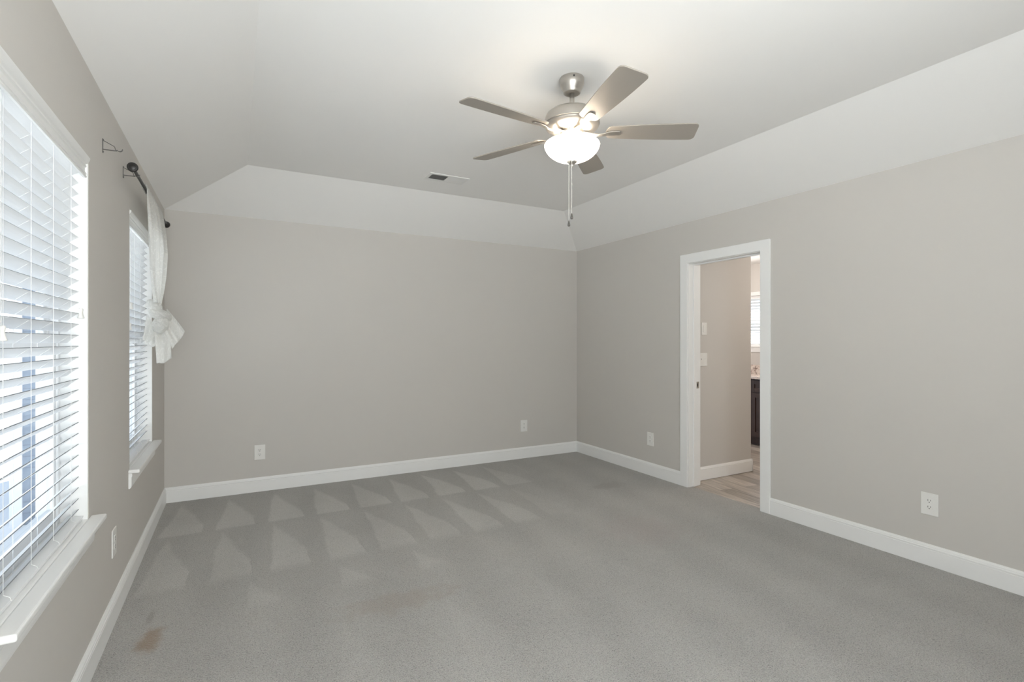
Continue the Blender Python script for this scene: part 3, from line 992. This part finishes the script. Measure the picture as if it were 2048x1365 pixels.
# ------------------------------------------------------------------ outlets and switches (built facing -y, then turned)
def rrect(bm, w, h, r, y0, y1, cx=0, cz=0, n=4):
    P_ = []
    for sx, sz, a0 in ((1, 1, 0), (-1, 1, 90), (-1, -1, 180), (1, -1, 270)):
        for i in range(n + 1):
            a = math.radians(a0 + 90 * i / n)
            P_.append((cx + sx * (w / 2 - r) + r * math.cos(a), cz + sz * (h / 2 - r) + r * math.sin(a)))
    A = [bm.verts.new((x, y0, z)) for x, z in P_]; B = [bm.verts.new((x, y1, z)) for x, z in P_]
    k = len(P_)
    for i in range(k): bm.faces.new((A[i], A[(i + 1) % k], B[(i + 1) % k], B[i]))
    bm.faces.new(A); bm.faces.new(B[::-1])


def outlet_proto(label):
    o = thing('electrical_outlet', label, 'outlet', group='outlets low on the walls')
    bm = BM(); rrect(bm, 0.088, 0.132, 0.003, -0.006, 0); obj('cover_plate', bm, M_PLATE, o, bevel=0.0025)
    for s in (1, -1):
        bm = BM(); rrect(bm, 0.034, 0.030, 0.012, -0.0078, -0.005, 0, s * 0.0195); rc = obj('receptacle', bm, M_PLATE, o, bevel=0.0006)
        bm = BM()
        cz = s * 0.0195
        box(bm, -0.0078, -0.0054, -0.0081, -0.006, cz - 0.001, cz + 0.009); box(bm, 0.0054, 0.0078, -0.0081, -0.006, cz - 0.0005, cz + 0.0085)
        rrect(bm, 0.0055, 0.0055, 0.0026, -0.0081, -0.006, 0, cz - 0.0075)
        obj('slots', bm, M_SLOT, rc)
    bm = BM(); rrect(bm, 0.006, 0.006, 0.0029, -0.0070, -0.005); obj('screw', bm, M_PLATE, o)
    return o


def dup(root, loc, rotz, label):
    r = root.copy(); C.objects.link(r); r.location = loc; r.rotation_euler = (0, 0, rotz); r['label'] = label
    for ch in list(root.children):
        c = ch.copy(); C.objects.link(c); c.parent = r
        for g in ch.children:
            d = g.copy(); C.objects.link(d); d.parent = c
    return r


o1 = outlet_proto('white duplex outlet low on the back wall, nearer the left window wall')
o1.location = (0.195, YB, 0.349)
dup(o1, (2.920, YB, 0.371), 0, 'white duplex outlet low on the back wall, nearer the right corner')
dup(o1, (XR, 3.842, 0.362), -PI / 2, 'white duplex outlet on the right wall between the back corner and the doorway')
dup(o1, (XR, 1.499, 0.367), -PI / 2, 'white duplex outlet on the right wall, nearer the viewer than the doorway')
dup(o1, (XL, 3.082, 0.375), PI / 2, 'white duplex outlet on the left wall below and between the windows')

YH = 3.474
s1 = thing('light_switch', 'upper white rocker switch on the hall wall inside the doorway', 'light switch', (4.005, YH, 1.465))
bm = BM(); rrect(bm, 0.072, 0.118, 0.003, -0.006, 0); obj('cover_plate', bm, M_PLATE, s1, bevel=0.0025)
bm = BM(); rrect(bm, 0.033, 0.066, 0.002, -0.010, -0.005); obj('rocker', bm, M_PLATE, s1, bevel=0.001)
s2 = thing('light_switch', 'lower white double toggle switch on the hall wall inside the doorway', 'light switch', (3.988, YH, 1.165))
bm = BM(); rrect(bm, 0.118, 0.128, 0.003, -0.006, 0); obj('cover_plate', bm, M_PLATE, s2, bevel=0.0025)
for dx_ in (-0.023, 0.023):
    bm = BM(); rrect(bm, 0.010, 0.024, 0.001, -0.0068, -0.005, dx_); box(bm, dx_ - 0.004, dx_ + 0.004, -0.016, -0.006, 0.001, 0.009); obj('toggle', bm, M_PLATE, s2)

# ------------------------------------------------------------------ doorway
d = sthing('door_1', 'white cased doorway in the right wall leading to the plank-floored hall', 'doorway', (XR, (DO[0] + DO[1]) / 2, 0))
d0 = Vector(d.location)


def dobj(nm, bm, m, parent=None, **kw):
    bmesh.ops.translate(bm, verts=bm.verts, vec=-d0)
    return obj(nm, bm, m, parent or d, **kw)


for sx in (-1, 1):
    bm = BM()
    x0, x1 = (XR - 0.018, XR) if sx < 0 else (XR + WT, XR + WT + 0.018)
    cw = 0.088
    # one continuous flat casing round three sides
    P_ = [(DO[0] - cw, 0), (DO[0] - cw, DZ + cw), (DO[1] + cw, DZ + cw), (DO[1] + cw, 0), (DO[1] + 0.004, 0), (DO[1] + 0.004, DZ + 0.004), (DO[0] - 0.004, DZ + 0.004), (DO[0] - 0.004, 0)]
    A = [bm.verts.new((x0, y, z)) for y, z in P_]; B = [bm.verts.new((x1, y, z)) for y, z in P_]
    for k in range(8): bm.faces.new((A[k], A[(k + 1) % 8], B[(k + 1) % 8], B[k]))
    for q in ((0, 1, 6, 7), (1, 2, 5, 6), (2, 3, 4, 5)):
        bm.faces.new([A[i] for i in q]); bm.faces.new([B[i] for i in q[::-1]])
    dobj('casing', bm, M_TRIM, bevel=0.003)
bm = BM()
box(bm, XR - 0.001, XR + WT + 0.001, DO[0] - 0.019, DO[0], 0, DZ); box(bm, XR - 0.001, XR + WT + 0.001, DO[1], DO[1] + 0.019, 0, DZ)
box(bm, XR - 0.001, XR + WT + 0.001, DO[0] - 0.019, DO[1] + 0.019, DZ, DZ + 0.019)
dobj('jamb', bm, M_TRIM, bevel=0.001)
bm = BM()
sx0, sx1 = XR + 0.055, XR + 0.092
box(bm, sx0, sx1, DO[0], DO[0] + 0.011, 0, DZ); box(bm, sx0, sx1, DO[1] - 0.011, DO[1], 0, DZ); box(bm, sx0, sx1, DO[0] + 0.011, DO[1] - 0.011, DZ - 0.011, DZ)
dobj('door_stop', bm, M_TRIM, bevel=0.002)
bm = BM(); box(bm, XR + 0.100, XR + 0.132, DO[1] - 0.0016, DO[1] + 0.001, 0.905, 0.968)
st = dobj('strike_plate', bm, M_NICKEL, bevel=0.0005)
bm = BM(); box(bm, XR + 0.108, XR + 0.121, DO[1] - 0.0020, DO[1], 0.922, 0.952)
dobj('latch_hole', bm, M_SLOT, st)

# ------------------------------------------------------------------ hall and bathroom beyond the doorway
HX0, HX1, HY0, HY1 = XR + WT, 6.47, 1.6, 6.2
bm = BM(); box(bm, XR + 0.045, HX1 + 0.1, HY0 - 0.1, HY1 + 0.1, -0.05, -0.004)
struct(obj('floor_hall', bm, M_PLANK), 'grey-brown wood-look plank floor beyond the doorway', 'floor')
bm = BM(); box(bm, HX0, 4.70, YH, YH + 0.12, -0.004, ZW)
struct(obj('wall_hall', bm, M_WALL), 'short greige partition with light switches seen through the doorway', 'wall')
baseboard('baseboard_hall', 'white baseboard on the hall partition', [((HX0, YH), (4.715, YH), (0, -1)), ((4.70, YH - 0.015), (4.70, YH + 0.12), (1, 0))])
bm = BM(); box(bm, HX0, HX1 + 0.1, HY0 - 0.1, HY0, -0.05, ZW); struct(obj('wall_hall_near', bm, M_WALL), 'greige side wall of the hall', 'wall')
bm = BM(); box(bm, HX0, HX1 + 0.1, HY1, HY1 + 0.1, -0.05, ZW); struct(obj('wall_hall_far', bm, M_WALL), 'greige end wall of the bathroom', 'wall')
BW = (4.10, 4.95, 1.275, 1.985)
wall_with_holes('wall_bathroom', 'pale wall behind the vanity with a small blind-covered window', 'x', HX1, HX1 + 0.12, HY0, HY1, -0.05, ZW, [BW])
bm = BM(); box(bm, HX0, HX1 + 0.1, HY0 - 0.1, HY1 + 0.1, ZW, ZW + 0.1)
struct(obj('ceiling_hall', bm, M_CEIL), 'white ceiling of the hall and bathroom', 'ceiling')
bw = sthing('window_3', 'small bathroom window over the vanity seen through the doorway', 'window', (HX1, (BW[0] + BW[1]) / 2, BW[2]))
bm = BM()
for (a, b, c_, e_) in ((BW[0] - 0.05, BW[0], BW[2] - 0.0, BW[3]), (BW[1], BW[1] + 0.05, BW[2], BW[3]), (BW[0] - 0.05, BW[1] + 0.05, BW[3], BW[3] + 0.055), (BW[0] - 0.07, BW[1] + 0.07, BW[2] - 0.02, BW[2])):
    box(bm, HX1 - 0.018, HX1, a, b, c_, e_)
box(bm, HX1 - 0.012, HX1, BW[0] - 0.05, BW[1] + 0.05, BW[2] - 0.085, BW[2] - 0.02)
bmesh.ops.translate(bm, verts=bm.verts, vec=-Vector(bw.location)); obj('casing', bm, M_TRIM, bw, bevel=0.003)
bm = BM()
for (a, b, c_, e_) in ((BW[0], BW[0] + 0.035, BW[2], BW[3]), (BW[1] - 0.035, BW[1], BW[2], BW[3]), (BW[0], BW[1], BW[3] - 0.035, BW[3]), (BW[0], BW[1], BW[2], BW[2] + 0.035), (BW[0], BW[1], 1.61, 1.645)):
    box(bm, HX1 + 0.05, HX1 + 0.09, a, b, c_, e_)
bmesh.ops.translate(bm, verts=bm.verts, vec=-Vector(bw.location)); obj('window_frame', bm, M_VINYL, bw)
bm = BM(); box(bm, HX1 + 0.068, HX1 + 0.072, BW[0] + 0.03, BW[1] - 0.03, BW[2] + 0.03, BW[3] - 0.03)
bmesh.ops.translate(bm, verts=bm.verts, vec=-Vector(bw.location)); obj('glass', bm, M_GLASS, bw)
bb = thing('window_blind', 'small white blind in the bathroom window, bright with daylight', 'blind', (HX1 + 0.03, (BW[0] + BW[1]) / 2, BW[2]))
bm = BM(); z = BW[3] - 0.06
while z > BW[2] + 0.01:
    A = [bm.verts.new(q) for q in ((HX1 + 0.012, BW[0] + 0.008, z + 0.014), (HX1 + 0.012, BW[1] - 0.008, z + 0.014), (HX1 + 0.034, BW[1] - 0.008, z - 0.008), (HX1 + 0.034, BW[0] + 0.008, z - 0.008))]
    B = [bm.verts.new((q.co.x + 0.0015, q.co.y, q.co.z + 0.0015)) for q in A]
    for k in range(4): bm.faces.new((A[k], A[(k + 1) % 4], B[(k + 1) % 4], B[k]))
    bm.faces.new(A); bm.faces.new(B[::-1]); z -= 0.043
bmesh.ops.translate(bm, verts=bm.verts, vec=-Vector(bb.location)); obj('slats', bm, mat('thin_slat', (0.9, 0.9, 0.9), 0.5, trans=0.55, bump=(20, 0.02)), bb)
bm = BM(); box(bm, HX1 + 0.004, HX1 + 0.045, BW[0] + 0.006, BW[1] - 0.006, BW[3] - 0.04, BW[3] - 0.002)
bmesh.ops.translate(bm, verts=bm.verts, vec=-Vector(bb.location)); obj('head_rail', bm, M_VAL, bb)

# vanity: front at x=5.88, against the bathroom wall
vn = thing('vanity_cabinet', 'dark brown wooden vanity cabinet glimpsed through the doorway', 'vanity', (6.175, 4.30, 0))
VX, VY0, VY1 = 5.88, 3.42, 5.26
bm = BM(); box(bm, VX + 0.02, HX1 - 0.001, VY0, VY1, 0.095, 0.855); box(bm, VX + 0.085, HX1 - 0.001, VY0 + 0.01, VY1 - 0.01, -0.004, 0.095)
bmesh.ops.translate(bm, verts=bm.verts, vec=-Vector(vn.location)); obj('body', bm, M_CAB, vn, bevel=0.002)


def shaker(nm, y0, y1, z0, z1, f):
    bm = BM()
    box(bm, VX + 0.012, VX + 0.02, y0 + f, y1 - f, z0 + f, z1 - f)
    box(bm, VX, VX + 0.02, y0, y0 + f, z0, z1); box(bm, VX, VX + 0.02, y1 - f, y1, z0, z1)
    box(bm, VX, VX + 0.02, y0 + f, y1 - f, z0, z0 + f); box(bm, VX, VX + 0.02, y0 + f, y1 - f, z1 - f, z1)
    bmesh.ops.translate(bm, verts=bm.verts, vec=-Vector(vn.location))
    return obj(nm, bm, M_CAB, vn, bevel=0.002)


for (a, b) in ((3.45, 3.89), (3.91, 4.345), (4.365, 4.80), (4.82, 5.24)):
    shaker('drawer', a, b, 0.69, 0.84, 0.05); shaker('door', a, b, 0.115, 0.675, 0.06)
ct = thing('countertop', 'speckled pale granite vanity top with a low backsplash', 'countertop', (6.175, 4.30, 0.855))
bm = BM(); box(bm, VX - 0.025, HX1 - 0.001, VY0 - 0.02, VY1 + 0.02, 0.8555, 0.887)
bmesh.ops.translate(bm, verts=bm.verts, vec=-Vector(ct.location)); obj('slab', bm, M_GRANITE, ct, bevel=0.004)
bm = BM(); box(bm, HX1 - 0.021, HX1 - 0.001, VY0 - 0.02, VY1 + 0.02, 0.887, 1.010)
bmesh.ops.translate(bm, verts=bm.verts, vec=-Vector(ct.location)); obj('backsplash', bm, M_GRANITE, ct, bevel=0.003)
# added flush ceiling lamp, out of view, to light the hall
hl = thing('added_ceiling_lamp', 'added white flush lamp on the hall ceiling, unseen, lighting the hall', 'lamp', (5.4, 2.6, ZW))
bm = BM(); lathe(bm, [(0, 0), (0.14, 0), (0.145, -0.01), (0.14, -0.025), (0, -0.025)], n=40); obj('base', bm, M_TRIM, hl)
bm = BM(); lathe(bm, [(0.13, -0.025), (0.12, -0.05), (0.08, -0.075), (0, -0.085)], n=40)
obj('lamp_shade', bm, mat('added_lamp_glass', (0.9, 0.88, 0.84), 0.4, emis=((1, 0.88, 0.74), 1.5), bump=(20, 0.01)), hl, smooth=True)
point('hall_fill_light', (5.4, 2.6, ZW - 0.16), 3.0, (1.0, 0.92, 0.84), 0.08)
point('bathroom_fill_light', (5.5, 4.6, ZW - 0.3), 2.6, (1.0, 0.90, 0.82), 0.10)  # added fill light for the bathroom, without a fixture

# ------------------------------------------------------------------ added window behind the camera, unseen, for fill light
rw = sthing('added_window_4', 'added wide window for fill light, unseen behind the viewer', 'window', ((WR[0] + WR[1]) / 2, YF, WRZ[0]))
bm = BM()
xm_ = (WR[0] + WR[1]) / 2
for (a, b, c_, e_) in ((WR[0], WR[0] + 0.05, WRZ[0], WRZ[1]), (WR[1] - 0.05, WR[1], WRZ[0], WRZ[1]), (xm_ - 0.04, xm_ + 0.04, WRZ[0], WRZ[1]), (WR[0], WR[1], WRZ[1] - 0.05, WRZ[1]), (WR[0], WR[1], WRZ[0], WRZ[0] + 0.05)):
    box(bm, a, b, YF - 0.11, YF - 0.06, c_, e_)
bmesh.ops.translate(bm, verts=bm.verts, vec=-Vector(rw.location)); obj('window_frame', bm, M_VINYL, rw)
bm = BM(); box(bm, WR[0] + 0.04, WR[1] - 0.04, YF - 0.087, YF - 0.083, WRZ[0] + 0.04, WRZ[1] - 0.04)
bmesh.ops.translate(bm, verts=bm.verts, vec=-Vector(rw.location)); obj('glass', bm, M_GLASS, rw)

# ------------------------------------------------------------------ outside
bm = BM(); box(bm, -45, XL - WT - 0.3, -25, 45, -0.75, -0.60)
struct(obj('ground', bm, M_GROUND), 'bright pale ground outside the windows', 'ground')
# wing of the same house, facing back towards us, seen in slices between the slats
wg = thing('house_wing', 'blue-grey sided house wing with white-trimmed windows beyond the blinds', 'building', (-1.4, 7.2, -0.6))
g0 = Vector(wg.location)


def gobj(nm, bm, m, parent=None, **kw):
    bmesh.ops.translate(bm, verts=bm.verts, vec=-g0)
    return obj(nm, bm, m, parent or wg, **kw)


WGX0, WGX1, WGY = -2.06, XL - WT - 0.02, 7.2
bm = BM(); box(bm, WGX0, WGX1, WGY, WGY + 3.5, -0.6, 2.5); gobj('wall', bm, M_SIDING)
bm = BM(); box(bm, WGX0 - 0.01, WGX0 + 0.09, WGY - 0.02, WGY + 0.08, -0.6, 2.5); gobj('corner_board', bm, M_EXTWHITE)
bm = BM()
pr = [(WGX0 - 0.35, 2.45), (WGX1, 2.45), (WGX1, 3.6), (WGX0 - 0.35, 2.55)]
A = [bm.verts.new((x, WGY - 0.35, z)) for x, z in pr]; B = [bm.verts.new((x, WGY + 3.8, z)) for x, z in pr]
for k in range(4): bm.faces.new((A[k], A[(k + 1) % 4], B[(k + 1) % 4], B[k]))
bm.faces.new(A); bm.faces.new(B[::-1]); gobj('roof', bm, M_ROOF)


def gwin(x0, x1, z0, z1, nx, nz):
    bm = BM(); t_ = 0.06
    box(bm, x0 - t_, x0, WGY - 0.03, WGY + 0.01, z0 - t_, z1 + t_); box(bm, x1, x1 + t_, WGY - 0.03, WGY + 0.01, z0 - t_, z1 + t_)
    box(bm, x0, x1, WGY - 0.03, WGY + 0.01, z1, z1 + t_); box(bm, x0, x1, WGY - 0.03, WGY + 0.01, z0 - t_, z0)
    for i in range(1, nx): xx = x0 + (x1 - x0) * i / nx; box(bm, xx - 0.010, xx + 0.010, WGY - 0.025, WGY, z0, z1)
    for i in range(1, nz): zz = z0 + (z1 - z0) * i / nz; box(bm, x0, x1, WGY - 0.024, WGY, zz - 0.010, zz + 0.010)
    f = gobj('window', bm, M_EXTWHITE)
    bm = BM(); box(bm, x0, x1, WGY - 0.012, WGY - 0.004, z0, z1); gobj('pane', bm, M_EXTGLASS, f)


gwin(-1.60, -1.34, 0.1, 1.95, 3, 6)
gwin(-1.16, -1.02, -0.3, 1.95, 2, 4)
gwin(-0.88, -0.76, -0.3, 1.95, 2, 4)
# white porch posts of the wing
for xx in (-1.75, -1.25, -0.95):
    bm = BM(); box(bm, xx - 0.03, xx + 0.03, WGY - 0.10, WGY - 0.035, -0.6, 2.45); gobj('porch_post', bm, M_EXTWHITE, bevel=0.004)
# a neighbour's house far across the bright ground
nb = thing('neighbour_house', 'pale two-storey house far across the ground, glimpsed over the window rail', 'building', (-13, 30, -0.6))
n0 = Vector(nb.location)
bm = BM(); box(bm, -18, -8.2, 28, 36, -0.6, 4.2); bmesh.ops.translate(bm, verts=bm.verts, vec=-n0); obj('wall', bm, M_EXTWHITE, nb)
bm = BM()
A = [bm.verts.new((x, 27.5, z)) for x, z in ((-18.5, 4.2), (-7.7, 4.2), (-13.1, 7.0))]; B = [bm.verts.new((v_.co.x, 36.5, v_.co.z)) for v_ in A]
for k in range(3): bm.faces.new((A[k], A[(k + 1) % 3], B[(k + 1) % 3], B[k]))
bm.faces.new(A); bm.faces.new(B[::-1]); bmesh.ops.translate(bm, verts=bm.verts, vec=-n0); obj('roof', bm, M_ROOF, nb)
for zz in (0.6, 2.8):
    for i in range(4):
        xx = -16.8 + i * 2.2
        bm = BM(); box(bm, xx, xx + 1.0, 27.93, 28.01, zz, zz + 1.2); bmesh.ops.translate(bm, verts=bm.verts, vec=-n0); obj('window', bm, M_EXTGLASS, nb)
